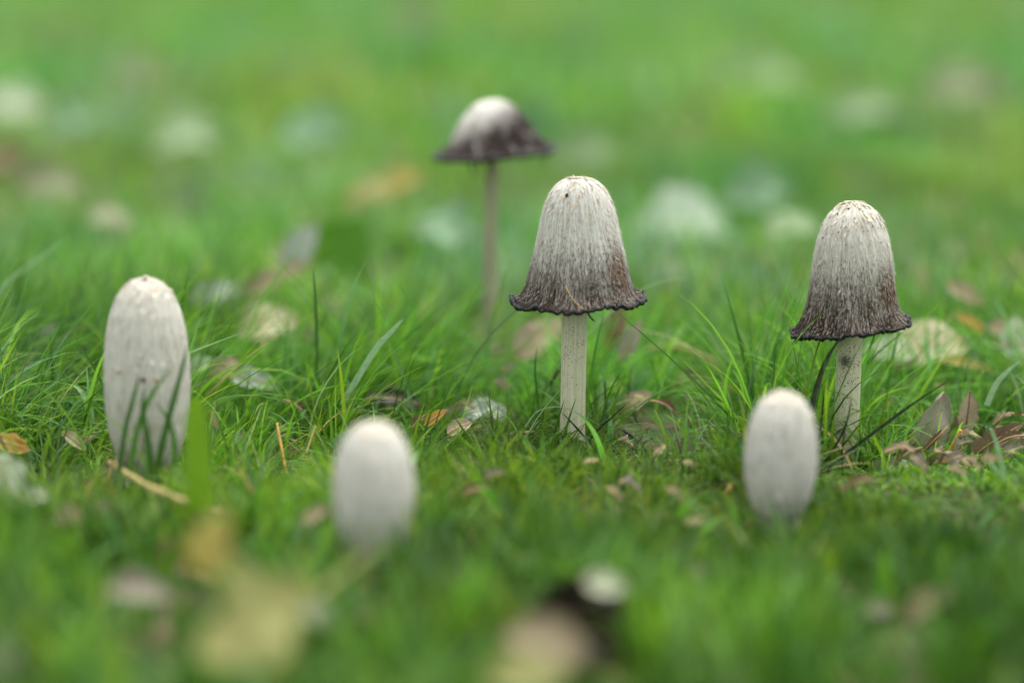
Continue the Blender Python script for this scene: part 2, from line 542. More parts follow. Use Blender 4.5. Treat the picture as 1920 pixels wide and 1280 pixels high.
def drip(p, L, r, parent, bend=(0, 0)):
    k = np.linspace(0, 1, 7)
    P = np.array(p) + np.stack([k * k * bend[0], k * bend[1], -k * L], -1)
    R = r * (1 - .55 * k); R[-2] = r * .62; R[-1] = r * .3
    V, F = tube(P, R, 7)
    return mesh_any('ink_drip', V, F, M_INK, parent)

def stem_part(base_r, top_r, top, mat, parent, bow=(0, 0), seed=0, bulge=.0):
    k = np.linspace(0, 1, 40)
    top = np.array(top)
    P = np.stack([top[0] * k + bow[0] * np.sin(k * np.pi), top[1] * k + bow[1] * np.sin(k * np.pi), -.012 + (top[2] + .012) * k], -1)
    R = base_r + (top_r - base_r) * k + bulge * np.exp(-(k / .12) ** 2)
    R = R * (1 + .03 * (vnoise(k * 14, k * 0 + seed, seed) - .5))
    V, F = tube(P, R, 26, lump=.025, seed=seed)
    return mesh_any('stem', V, F, mat, parent)

def crumbs(f, n, hr, thr, s, seed, parent, cols, name='speck'):
    """bits of soil stuck to the cap, joined as one part"""
    r = np.random.default_rng(seed); Vs = []; Fs = []; Cs = []
    th = thr[0] + (thr[1] - thr[0]) * r.random(n); h = hr[0] + (hr[1] - hr[0]) * r.random(n)
    p, dv, dt, nn = frame(f, th, h)
    base = np.array([[1, 0, 0], [-1, 0, 0], [0, 1, 0], [0, -1, 0], [0, 0, 1], [0, 0, -1]], float)
    T = np.array([[0, 2, 4], [2, 1, 4], [1, 3, 4], [3, 0, 4], [2, 0, 5], [1, 2, 5], [3, 1, 5], [0, 3, 5]])
    for i in range(n):
        q = base * (s[0] + (s[1] - s[0]) * r.random() ** 2) * (.5 + r.random((6, 3)))
        Vs.append(p[i] + q); Fs.append(T + 6 * i); Cs.append(np.repeat([cols[r.integers(len(cols))]], 6, 0))
    o = mesh_np(name, np.concatenate(Vs), np.concatenate(Fs), M_SPECK, parent, {'tint': ('FLOAT_COLOR', np.concatenate(Cs))}, smooth=False)
    o['kind'] = 'stuff'

def fib_cols(darkh, soft=.2, white=(.68, .67, .60)):
    def g(th, h, r):
        n = len(h)
        c = np.repeat([white], n, 0) * (.62 + .45 * r.random(n))[:, None]
        tan = r.random(n) < .10
        c[tan] = np.array([.40, .29, .17]) * (.6 + .6 * r.random(tan.sum()))[:, None]
        p = np.clip((h - darkh) / soft, 0, .70)
        d = r.random(n) < p
        c[d] = np.array([.034, .021, .013]) * (.5 + 1.2 * r.random(d.sum()))[:, None]
        c[~d] *= (1 - .75 * p * r.random(n) ** .6)[~d][:, None]
        return c
    return g

# --- the tall bell in the middle
B = on_plane(1072, 846)
Y = B.y
top = at_dist(1084, 331, Y) - B
m1 = thing('inkcap_mushroom', B, 'middle bell-shaped ink cap with a rusty patch on its right flank and a black rim', 'mushroom')
prof = [(0, 0), (.03, .32), (.12, .66), (.32, .94), (.66, 1.18), (1.0, 1.34), (1.39, 1.47), (2.0, 1.60), (2.43, 1.69), (3.0, 1.82), (3.44, 1.93), (4.0, 2.06), (4.48, 2.18), (4.82, 2.34), (5.00, 2.56), (5.04, 2.80)]
f, S = cap_surface(prof, top, (0, math.radians(-1.2)), .060, 5, 5)
c1 = mat_cap('cap_bell', .74, .27, .60, white=(.68, .68, .62), grey=(.42, .40, .35), patch=(.80, -.60, .72, .46, (.16, .070, .032)), lean=-.02)
cap_part(f, S, c1, m1)
gill_part(f, top + Vector((0, 0, -.022)), m1)
rim_part(f, m1, .0003, .0016, 3, curl=.0024)
st = at_dist(1079, 575, Y) - B
stem_part(.0051, .0053, (st.x, 0, st.z + .025), mat_stem('stem_bell', speck=.45), m1, seed=2, bulge=.0012)
fibres(f, 15000, (.16, .992), (.0006, .0020), (.00005, .00016), (.00005, .0009), fib_cols(.47, .42), 21, m1, power=.62)
fibres(f, 130, (.02, .33), (.0012, .0034), (.0004, .0010), (.0001, .0009), lambda th, h, r: np.array([.56, .46, .33]) * (.45 + .65 * r.random(len(h)))[:, None], 22, m1, 'cap_scale')
fibres(f, 170, (.16, .72), (.0012, .0026), (.00022, .00045), (.0003, .0016), lambda th, h, r: np.array([.60, .56, .45]) * (.55 + .5 * r.random(len(h)) - .25 * h)[:, None], 25, m1, 'cap_scale')
crumbs(f, 40, (.05, .5), (math.pi, 2 * math.pi), (.0001, .0004), 8, m1, [(.10, .06, .03), (.3, .2, .1), (.03, .02, .015)])
pk = f(np.array([4.28]), np.array([.22]))[0]
V, F = tube([pk + np.array([-.0004, -.0002, -.0008]), pk + np.array([0, -.0004, 0]), pk + np.array([.0003, -.0002, .0008])], [.0003, .0007, .0003], 7, lump=.5)
mesh_any('speck', V, F, M_INK, m1)
q = f(np.array([4.80]), np.array([.99]))[0]
drip(q, .0045, .0006, m1, (.0028, -.0005))
# a dry straw stuck across the lower cap
qa = np.array([f(np.array([t]), np.array([h]))[0] for t, h in ((4.42, .80), (4.50, .85), (4.60, .90), (4.70, .945), (4.76, .985))]) + np.array([0, -.0007, 0])
V, F = tube(qa, [.00018, .00022, .00022, .0002, .00015], 6)
straw = thing('straw', B, 'thin pale straw stuck across the lower dark edge of the rusty bell cap', 'straw')
mesh_any('stalk', V, F, STALK['straw'], straw)
OBST.append((B.x, B.y, .0058, .05))
STEMS = [(B.x, B.y, .010, .011, .62)]

# --- the bell on the right
B = at_dist(1583, 884, .974)
Y = B.y
top = at_dist(1599, 377, Y) - B
m2 = thing('inkcap_mushroom', B, 'tilted bell-shaped ink cap at the right, dark hem drooping at its left', 'mushroom')
prof = [(0, 0), (.04, .32), (.16, .62), (.5, 1.01), (.9, 1.24), (1.5, 1.46), (2.1, 1.57), (2.73, 1.66), (3.3, 1.71), (3.9, 1.79), (4.3, 1.88), (4.6, 2.00), (4.85, 2.18), (4.95, 2.36)]
f, S = cap_surface(prof, top, (0, math.radians(-2.0)), .055, 6, 12, droop=(math.radians(195), .16, .50, 2.6))
c2 = mat_cap('cap_tilted', .73, .27, .60, white=(.68, .67, .59), grey=(.44, .41, .34), patch=(.72, -.70, .70, .5, (.13, .065, .032)), lean=-.03)
cap_part(f, S, c2, m2)
gill_part(f, top + Vector((0, 0, -.024)), m2)
rim_part(f, m2, .0003, .0015, 13, curl=.0022)
st = at_dist(1595, 640, Y) - B
stem_part(.0049, .0053, (st.x, 0, st.z + .025), mat_stem('stem_tilted', speck=.75, patch=(st.x - .0030, -.005, st.z - .0075)), m2, seed=6, bulge=.001)
fibres(f, 15000, (.16, .992), (.0006, .0019), (.00005, .00016), (.00005, .0009), fib_cols(.46, .42), 31, m2, power=.62)
fibres(f, 150, (.015, .28), (.0014, .0036), (.0005, .0012), (.0002, .0010), lambda th, h, r: np.array([.62, .55, .42]) * (.5 + .6 * r.random(len(h)))[:, None], 32, m2, 'cap_scale')
fibres(f, 170, (.16, .72), (.0012, .0026), (.00022, .00045), (.0003, .0016), lambda th, h, r: np.array([.60, .56, .45]) * (.55 + .5 * r.random(len(h)) - .25 * h)[:, None], 35, m2, 'cap_scale')
crumbs(f, 60, (.03, .40), (math.pi, 2 * math.pi), (.00012, .00055), 18, m2, [(.10, .06, .03), (.05, .03, .02), (.03, .02, .015)])
q = f(np.array([math.radians(196)]), np.array([.99]))[0]
drip(q, .0030, .0009, m2, (-.0010, -.0004))
OBST.append((B.x, B.y, .0056, .05))
STEMS.append((B.x, B.y, .014, .004, .65))

# --- the umbrella-shaped one further back
B = on_plane(921, 664)
Y = B.y
top = at_dist(921, 186, Y) - B
m3 = thing('inkcap_mushroom', B, 'umbrella-shaped blurred ink cap on a long thin stem, standing farthest back', 'mushroom')
prof = [(0, 0), (.05, .42), (.2, .80), (.51, 1.22), (.8, 1.49), (1.08, 1.71), (1.65, 2.07), (2.1, 2.36), (2.42, 2.66), (2.56, 2.86), (2.62, 2.98)]
f, S = cap_surface(prof, top, (0, math.radians(-4.5)), .032, 6, 25)
c3 = mat_cap('cap_umbrella', .46, .24, .20, dark=(.026, .020, .019), lean=.24, stain=.2, brown=((.075, .055, .050), (.034, .028, .028)))
cap_part(f, S, c3, m3, 110, 50)
gill_part(f, top + Vector((0, 0, -.014)), m3)
rim_part(f, m3, .0010, .0019, 23)
st = at_dist(926, 292, Y) - B
stem_part(.0034, .0031, (st.x, 0, st.z + .014), mat_stem('stem_umbrella', (.35, .33, .22), (.27, .25, .16), .3), m3, seed=9, bow=(-.0012, 0))
fibres(f, 900, (.2, .98), (.0014, .0036), (.0002, .0004), (.0001, .0004), fib_cols(.15, .45), 41, m3)
for a_, L_, b_ in ((4.30, .010, .004), (4.42, .006, .002), (5.72, .007, -.001), (5.85, .004, 0)):
    q = f(np.array([a_]), np.array([.985]))[0]
    drip(q, L_, .0007, m3, (b_, 0))
OBST.append((B.x, B.y, .004, .06))
STEMS.append((B.x, B.y, .028, .001, .93))

# --- three young egg-shaped ones
def egg(base_px, top_px, width_px, label, mat, seed, tilt=0.0, dark=9.0, nf=1400, specks=12):
    B = on_plane(*base_px); Y = B.y
    top = at_dist(top_px[0], top_px[1], Y) - B
    s = (Vector((0, Y, 0)) - Vector((0, 0, CAM_H))).length
    wcm = width_px / F_PX * s * 100 / 2
    H = top.z * 100 - .25
    prof = [(0, 0), (.012 * H, .22 * wcm), (.04 * H, .44 * wcm), (.09 * H, .63 * wcm), (.17 * H, .80 * wcm), (.27 * H, .91 * wcm), (.4 * H, .98 * wcm), (.52 * H, wcm), (.66 * H, .97 * wcm), (.79 * H, .87 * wcm), (.90 * H, .70 * wcm), (1.0 * H, .48 * wcm)]
    o = thing('young_inkcap', B, label, 'mushroom')
    f, S = cap_surface(prof, top, (0, tilt), .03, 8, seed)
    cap_part(f, S, mat, o, 110, 60)
    gill_part(f, top + Vector((0, 0, -H * .007)), o)
    V, F = tube([(0, 0, -.012), (0, 0, .002), (top.x * .2, 0, .02)], [.0058, .0062, .0055], 20)
    mesh_any('stem', V, F, STEM_Y, o)
    fibres(f, nf, (.06, .98), (.0018, .0048), (.00015, .0004), (.00005, .00045), fib_cols(dark, .3, (.64, .63, .56)), seed + 3, o)
    fibres(f, 170, (.10, .9), (.0016, .0034), (.0003, .0008), (.0003, .0014), lambda th, h, r: np.array([.62, .58, .48]) * (.65 + .45 * r.random(len(h)))[:, None], seed + 5, o, 'cap_scale')
    fibres(f, 110, (.012, .16), (.0014, .003), (.0006, .0012), (.0002, .0010), lambda th, h, r: np.array([.64, .58, .48]) * (.7 + .4 * r.random(len(h)))[:, None], seed + 4, o, 'cap_scale')
    OBST.append((B.x + top.x * .5, B.y, wcm * .0104, top.z * .96))
    if B.x > -.1: STEMS.append((B.x, B.y, wcm * .011, .002, .6))
    return o, f
STEM_Y = mat_stem('stem_young', speck=.1)
E1 = mat_cap('cap_young_speckled', 1.02, .20, .42, white=(.66, .65, .57), grey=(.52, .49, .42), top=(.62, .52, .42), stain=.45)
E2 = mat_cap('cap_young', 1.12, .2, .3, white=(.68, .67, .61), grey=(.58, .56, .49), top=(.66, .60, .52), stain=.15)
e1, f1 = egg((265, 908), (272, 518), 162, 'largest egg-shaped white young mushroom with tan spots, standing at the far left', E1, 61, math.radians(.6), .82)
for t_, h_, r_ in ((4.80, .50, .0011), (5.08, .50, .0008), (4.74, .40, .0007), (4.62, .70, .0009), (4.15, .47, .0008), (4.85, .03, .0008)):
    p = f1(np.array([t_]), np.array([h_]))[0]
    V, F = tube([p + np.array([0, -.0002, -r_]), p + np.array([0, -.0010, 0]), p + np.array([0, -.0002, r_])], [r_ * .4, r_ * .9, r_ * .4], 8, lump=.4, seed=int(h_ * 100))
    mesh_any('tan_spot', V, F, STALK['brown'] if h_ in (.50, .03) and t_ < 5 else plain('tan_spot', (.42, .30, .18), (.50, .38, .24)), e1)
egg((697, 1066), (700, 790), 152, 'blurred egg-shaped young mushroom in front, lower left of the middle bell, half sunk in grass', E2, 71, 0, 9, 900)
egg((1465, 990), (1470, 733), 136, 'egg-shaped white young mushroom just left and in front of the tilted bell', E2, 81, math.radians(1.5), 9, 1100)

# ------------------------------------------------------------------ fallen leaves
CLEAR = list(STEMS)  # x, y, half width, free height, share of the blades that keep below it
SEEN = {}
def leaf(px, py, L, W, col, label, h=.02, rot=(0, 0, 0), curl=.2, bend=.3, ripple=.1, point=.8, stalk=None, stalk_len=0, lobes=0, clear=.5, cat='leaf', group=None, name='fallen_leaf', Y=None, seed=None, low=.004, rag=1.0):
    """a leaf of length L and width W (cm) whose middle is seen at px, py at height h; rot = tilt about x, y and z in degrees"""
    C = at_dist(px, py, Y) if Y else on_plane(px, py, h)
    seed = seed or int(px * 7 + py)
    r = np.random.default_rng(seed)
    L *= .01; W *= .01
    root = thing(name, C, label, cat, group, tuple(math.radians(a) for a in rot))
    nu, nv = 22, 13
    u = np.linspace(0, 1, nu); v = np.linspace(-1, 1, nv)
    U, Vv = np.meshgrid(u, v, indexing='ij')
    wid = np.sin(np.pi * np.clip(U, .0, 1) ** point) ** .75
    wid[0] = .03; wid[-1] = .02
    if lobes: wid = wid * (1 + .22 * np.sin(U * lobes * 2 * np.pi + 1))
    wid = wid * (1 + rag * .16 * (vnoise(U * 11, np.sign(Vv) * 3 + 5, seed % 13) - .5) + rag * .10 * (vnoise(U * 30, np.sign(Vv) * 3 + 5, seed % 11) - .5))
    def place(U, Vv, wid):
        a = (U - .5) * bend * 2.2            # bend along
        x = (np.sin(a) / (bend * 2.2 + 1e-6)) * L
        z = ((np.cos(a) - 1) / (bend * 2.2 + 1e-6)) * L
        b = Vv * curl * 2.0                  # curl across
        y = np.sin(b) / (curl * 2.0 + 1e-6) * wid * W / 2
        z = z + (1 - np.cos(b)) / (abs(curl) * 2.0 + 1e-6) * wid * W / 2 * np.sign(curl)
        z = z + ripple * W * ((vnoise(U * 4 + 3, Vv * 1.5 + 7, seed % 17) - .5) + .5 * (vnoise(U * 9, Vv * 3 + 5, seed % 19) - .5)) * np.minimum(1, abs(Vv) + .15)
        return np.stack([x, y, z], -1)
    P = place(U, Vv, wid)
    lf = np.stack([U, Vv, 0 * U + (seed % 97) / 97], -1)
    o = mesh_np('leaf_blade', P.reshape(-1, 3), grid_faces(nu, nv), LEAF[col], root, {'lf': ('FLOAT_VECTOR', lf.reshape(-1, 3))})
    mid = P[:, nv // 2, :].copy(); mid[:, 2] += .0001
    sm = STALK[stalk or 'straw']
    V, F = tube(mid, np.linspace(.00045, .00015, nu), 6)
    mesh_any('midrib', V, F, sm, root)
    if stalk_len:
        k = np.linspace(0, 1, 7)
        d = mid[0] - mid[2]; d /= np.linalg.norm(d)
        Q = mid[0] + d * (k * stalk_len * .01)[:, None] + np.stack([0 * k, np.sin(k * 2.2) * stalk_len * .0012, k * k * stalk_len * .0015], -1)
        V, F = tube(Q, .0005 + .0004 * k ** 3, 7)
        mesh_any('leaf_stalk', V, F, sm, root)
    CLEAR.append((C.x, C.y, max(L * abs(math.cos(math.radians(rot[1]))), W) * .55, max(C.z - low, .002), .95 if clear < .45 else .68))
    return root

def strip(pts, w, mat, label, name='grass_blade', cat='grass blade', group=None, taper=1.6, vee=.25, face=None):
    """one blade through 3D points (base first): a thick V-shaped ribbon tapering to its tip"""
    P = np.array([tuple(p) for p in pts], float)
    k0 = np.linspace(0, 1, len(P)); k = np.linspace(0, 1, 18)
    # smooth curve through the points
    def cr(a):
        out = []
        for t in k * (len(P) - 1):
            i = min(int(t), len(P) - 2); s = t - i
            p0, p1, p2, p3 = a[max(i - 1, 0)], a[i], a[i + 1], a[min(i + 2, len(P) - 1)]
            out.append(.5 * (2 * p1 + (p2 - p0) * s + (2 * p0 - 5 * p1 + 4 * p2 - p3) * s * s + (3 * p1 - p0 - 3 * p2 + p3) * s ** 3))
        return np.array(out)
    Q = cr(P)
    root = thing(name, tuple(Q[0]), label, cat, group)
    for q in Q[3::3]: CLEAR.append((q[0], q[1], .004, max(q[2] - .003, .004), .5))
    Q = Q - Q[0]
    T = np.gradient(Q, axis=0); T /= np.linalg.norm(T, axis=1)[:, None]
    fdir = np.array(face or (0.15, 1.0, .25))
    Sd = np.cross(T, fdir); Sd /= np.linalg.norm(Sd, axis=1)[:, None]
    N = np.cross(Sd, T)
    ww = (w * .5 * (1 - k ** (taper * 2)) + 1e-5)[:, None]
    V = np.stack([Q - Sd * ww, Q + N * ww * vee * 2, Q + Sd * ww], 1).reshape(-1, 3)
    o = mesh_np('blade', V, grid_faces(18, 3), mat, root)
    return root

def stalk_thing(pts, r, mat, label, name='dry_stalk', cat='stalk', group=None, nodes=True):
    P = np.array([tuple(p) for p in pts], float)
    k = np.linspace(0, len(P) - 1, 20); i = np.minimum(k.astype(int), len(P) - 2); s = (k - i)[:, None]
    s = s * s * (3 - 2 * s) * .4 + s * .6
    Q = P[i] * (1 - s) + P[i + 1] * s
    root = thing(name, tuple(Q[0]), label, cat, group)
    for q in Q[::4]: CLEAR.append((q[0], q[1], .006, max(q[2] - .002, .002), .8))
    Q = Q - Q[0]
    R = np.full(20, r) * (1 + .25 * (np.random.default_rng(int(abs(P[0, 0]) * 1e5)).random(20) - .5))
    V, F = tube(Q, R, 8, lump=.2)
    mesh_any('stalk', V, F, mat, root)
    return root

# right-hand litter, in focus
leaf(1746, 806, 3.5, 1.6, 'sage', 'grey-green wavy dry leaf standing upright behind the olive folded leaf', h=.018, rot=(70, -68, 20), curl=.35, bend=.35, ripple=.35, Y=.985)
leaf(1815, 772, 1.8, .95, 'tan', 'small brown oval leaf held upright on a reddish stalk at the right', rot=(88, -85, 5), curl=.3, bend=.15, stalk='brown', stalk_len=2.4, Y=.985)
leaf(1748, 882, 3.2, 1.3, 'olive', 'olive-brown folded leaf with an orange stalk end pointing up', rot=(60, -40, 0), curl=.75, bend=.35, ripple=.15, Y=.955)
stalk_thing([at_dist(1768, 868, .953), at_dist(1785, 835, .952), at_dist(1802, 806, .950)], .0007, STALK['orange'], 'bright orange leaf stalk sticking up above the olive folded leaf', 'leaf_stalk_piece')
leaf(1866, 825, 3.0, 1.0, 'brown', 'brown curled leaf arching over at the right edge, behind pale blades', rot=(65, -35, 0), curl=.6, bend=.7, ripple=.3, Y=.965)
leaf(1668, 886, 2.5, 1.4, 'sage', 'greyish green arched leaf right of the tilted bell stem', rot=(50, -22, 10), curl=.3, bend=.6, ripple=.15, Y=.95)
leaf(1686, 916, 1.1, .7, 'pale', 'tiny whitish curled leaf scrap in front of the grey-green arched leaf', rot=(60, -40, 15), curl=.6, bend=.4, ripple=.4, Y=.935)
leaf(1604, 926, 1.9, 1.2, 'pale', 'pale green ragged leaf on a yellow stalk below the tilted bell stem', rot=(40, -5, 0), curl=.25, bend=.3, ripple=.35, lobes=3, Y=.925)
stalk_thing([at_dist(1596, 926, .922), at_dist(1604, 950, .920), at_dist(1606, 975, .918)], .0008, STALK['straw'], 'short yellow stalk hanging from the pale green ragged leaf', 'leaf_stalk_piece')
leaf(1752, 925, 1.5, 1.3, 'green', 'round smooth green leaf low in the grass below the olive folded leaf', rot=(50, 0, 10), curl=.15, bend=.2, ripple=.05, point=.9, name='broad_leaf', stalk='green', Y=.93)
leaf(1826, 880, 1.6, 1.0, 'mauve', 'purplish brown crumpled leaf under the upright oval leaf', rot=(45, -10, -20), curl=.5, bend=.5, ripple=.4, Y=.955)
leaf(1862, 935, 2.0, 1.0, 'mauve', 'grey-brown limp leaf lying low at the right edge', rot=(40, 5, 10), curl=.3, bend=.5, ripple=.3, Y=.93)
leaf(1748, 985, 1.4, .9, 'pale', 'small pale green leaf scrap right of the twig line', rot=(50, 0, 25), curl=.4, bend=.4, ripple=.4, Y=.895)
leaf(1330, 834, 1.2, .6, 'mauve', 'small purple-brown curled scrap between the middle bell and the right egg', rot=(50, -10, 10), curl=.7, bend=.5, ripple=.3, Y=.975)
leaf(1290, 905, 1.6, .7, 'sage', 'dull grey-green leaf scrap low in the moss left of the right egg', rot=(35, 0, 15), curl=.4, bend=.3, ripple=.3, Y=.93)
leaf(1840, 1040, 1.9, .7, 'tan', 'blurred tan strip of dry leaf standing at lower right', rot=(80, -75, 0), curl=.4, bend=.2, Y=.82)
leaf(1745, 1125, 2.2, 1.0, 'tan', 'blurred tan leaf sunk in grass in the lower right corner area', rot=(55, -30, 0), curl=.4, bend=.3, Y=.74)
leaf(1648, 1140, 1.0, .7, 'mauve', 'blurred grey scrap of leaf in grass below the right egg', rot=(50, 0, 0), curl=.4, bend=.3, Y=.74)
leaf(1905, 1205, 1.6, .9, 'pale', 'blurred pale leaf cut by the lower right edge of the view', rot=(55, -20, 0), curl=.2, bend=.3, Y=.70)
stalk_thing([at_dist(1535, 962, .915), at_dist(1590, 978, .912), at_dist(1650, 968, .914)], .0009, STALK['brown'], 'brown twig lying sideways in front of the tilted bell', 'twig', 'twig')
stalk_thing([at_dist(1655, 955, .905), at_dist(1740, 962, .905), at_dist(1800, 950, .905)], .0006, STALK['straw'], 'thin pale straw lying across the grass below the round green leaf', 'dry_stalk')
stalk_thing([at_dist(1316, 1004, .875), at_dist(1340, 955, .885), at_dist(1362, 925, .89), at_dist(1372, 908, .895)], .0009, STALK['orange'], 'bent orange dry stalk just left of the right egg-shaped mushroom', 'dry_stalk')

# behind the tilted bell
leaf(1740, 645, 4.6, 2.6, 'cream', 'large cream-white fallen leaf behind the tilted bell at the right', rot=(48, -8, 12), curl=.25, bend=.5, ripple=.3, point=1.0, h=.022)
leaf(1672, 655, 3.0, 1.4, 'pale', 'narrow pale leaf touching the cream-white leaf behind the tilted bell', rot=(40, 5, -8), curl=.3, bend=.4, ripple=.3, h=.02)
leaf(1815, 682, 2.6, .7, 'yellow', 'yellow narrow leaf strip right of the cream-white leaf', rot=(45, 12, 0), curl=.4, bend=.2, h=.018)
leaf(1822, 606, 1.6, .6, 'orange', 'orange-yellow sliver of leaf above the cream-white leaf', rot=(50, 30, 0), curl=.4, bend=.2, h=.03)
leaf(1916, 645, 2.0, 2.6, 'pale', 'pale leaf cut by the right edge beside the yellow strip', rot=(60, 0, 20), curl=.2, bend=.3, h=.025)
leaf(1876, 612, 1.0, .8, 'tan', 'small tan leaf bit near the right edge above the yellow strip', rot=(60, 0, 0), curl=.3, bend=.3, h=.03)
leaf(1812, 550, 2.2, 1.0, 'tan', 'dim tan leaf behind the hem of the tilted bell', rot=(60, 30, 0), curl=.3, bend=.3, h=.035)
# behind the middle bell
leaf(1008, 632, 3.0, 1.7, 'pink', 'pinkish tan leaf leaning behind the middle bell stem', rot=(60, -38, 0), curl=.3, bend=.3, ripple=.2, h=.02)
leaf(1152, 612, 2.5, 1.2, 'brown', 'dark brown upright leaf behind the middle bell, right of its stem', rot=(80, -78, 10), curl=.4, bend=.3, h=.03)
leaf(1182, 640, 2.2, .9, 'sage', 'pale grey-green leaf tip right of the dark brown upright leaf', rot=(75, -65, 0), curl=.4, bend=.3, h=.03)
stalk_thing([on_plane(1200, 656, .014), on_plane(1275, 650, .018), on_plane(1335, 676, .014), on_plane(1375, 700, .008)], .0012, STALK['olive'], 'yellow bowed twig lying behind and right of the middle bell', 'twig', 'twig')
leaf(1300, 712, 2.2, 1.1, 'brown', 'dark brown leaf in the gap below the yellow bowed twig', rot=(40, 5, 15), curl=.3, bend=.4, h=.008)
leaf(1192, 752, 1.6, .9, 'pink', 'small pinkish leaf low right of the middle bell stem', rot=(50, -30, 10), curl=.3, bend=.3, h=.012)
# left of the middle
leaf(905, 772, 2.8, 1.5, 'grey', 'grey-white damp leaf lying left of the middle bell base', rot=(24, 5, -6), curl=.25, bend=.3, ripple=.45, h=.005, rag=2.5)
leaf(862, 800, 1.2, .8, 'pink', 'small pinkish scrap below the grey-white damp leaf', rot=(45, -20, 20), curl=.4, bend=.4, h=.012)
leaf(816, 782, 1.2, .55, 'orange', 'small bright orange-yellow leaf scrap between the front egg and the middle bell', rot=(60, -35, 0), curl=.5, bend=.3, h=.016)
leaf(745, 748, 2.8, 1.0, 'dark', 'dark purple-brown leaf lying behind the front egg mushroom', rot=(35, 10, 10), curl=.3, bend=.4, ripple=.3, h=.012)
leaf(480, 712, 2.4, 1.2, 'grey', 'whitish wet leaf lying in the long grass right of the left egg', rot=(45, 15, 12), curl=.3, bend=.4, ripple=.25, h=.016)
leaf(418, 690, 1.6, 1.2, 'pink', 'pinkish white leaf scrap beside the whitish wet leaf', rot=(60, -35, 0), curl=.4, bend=.4, ripple=.3, h=.02)
leaf(376, 684, 1.4, .9, 'white', 'small white leaf end touching the right side of the left egg', rot=(55, -20, 0), curl=.3, bend=.3, h=.02)
leaf(896, 916, 1.3, .7, 'brown', 'small brown curled bit on the moss right of the front egg', rot=(35, -12, 8), curl=.8, bend=.5, ripple=.3, h=.012, clear=.2)
leaf(592, 965, 1.1, .6, 'pink', 'blurred small brown-pink scrap left of the front egg', rot=(50, -30, 0), curl=.5, bend=.3, h=.02)
leaf(140, 826, 1.3, .6, 'cream', 'small cream leaf bit at the foot of the left egg', rot=(55, 40, 0), curl=.5, bend=.4, h=.012)
leaf(22, 832, 1.6, .9, 'orange', 'yellow-orange leaf in the grass at the left edge', rot=(50, 20, 10), curl=.3, bend=.3, ripple=.3, h=.014)
leaf(14, 905, 2.3, 1.7, 'pale', 'pale green broad leaf with a light midrib at the left edge', rot=(70, 70, 20), curl=.2, bend=.2, ripple=.1, h=.016, stalk='straw')
leaf(70, 930, 1.1, .8, 'pale', 'small pale leaf scrap right of the pale broad leaf at the left edge', rot=(50, 0, 10), curl=.3, bend=.3, h=.012)
leaf(128, 965, .9, .9, 'tan', 'blurred tan scrap in the grass below the left egg', rot=(60, 0, 0), curl=.4, bend=.3, h=.018)
leaf(62, 652, 3.0, 1.6, 'grey', 'grey-white leaf half hidden in the long grass left of the left egg', rot=(60, -50, 10), curl=.2, bend=.3, h=.02)
# behind on the left
leaf(640, 470, 5.2, 4.2, 'deep', 'dark green broad round leaf standing out of the blurred lawn', rot=(70, -60, 10), curl=.15, bend=.3, h=.022, name='broad_leaf', stalk='green', clear=.35)
leaf(562, 466, 3.2, 1.9, 'grey', 'pale grey-green leaf leaning beside the dark green round leaf', rot=(65, -55, 0), curl=.3, bend=.3, h=.04, clear=.4)
leaf(512, 522, 4.6, 1.1, 'tan', 'long yellow-tan leaf slanting down from the pale grey-green leaf', rot=(55, -26, 10), curl=.4, bend=.2, h=.03)
leaf(500, 605, 3.4, 2.2, 'cream', 'cream-coloured leaf in the blur above the long grass tuft', rot=(52, -10, 10), curl=.25, bend=.4, ripple=.2, h=.022)
leaf(400, 548, 2.6, 1.4, 'grey', 'bluish grey leaf behind the left egg, on its right', rot=(45, -10, 0), curl=.2, bend=.3, h=.03)
leaf(752, 336, 3.2, 1.8, 'yellow', 'orange-yellow blurred leaf left of the umbrella cap', rot=(55, -15, 0), curl=.3, bend=.3, h=.04)
leaf(1278, 415, 7.2, 4.4, 'white', 'bright white blurred leaf between the two bells, far behind them', rot=(38, 0, 8), curl=.35, bend=.5, ripple=.4, point=.95, h=.015)

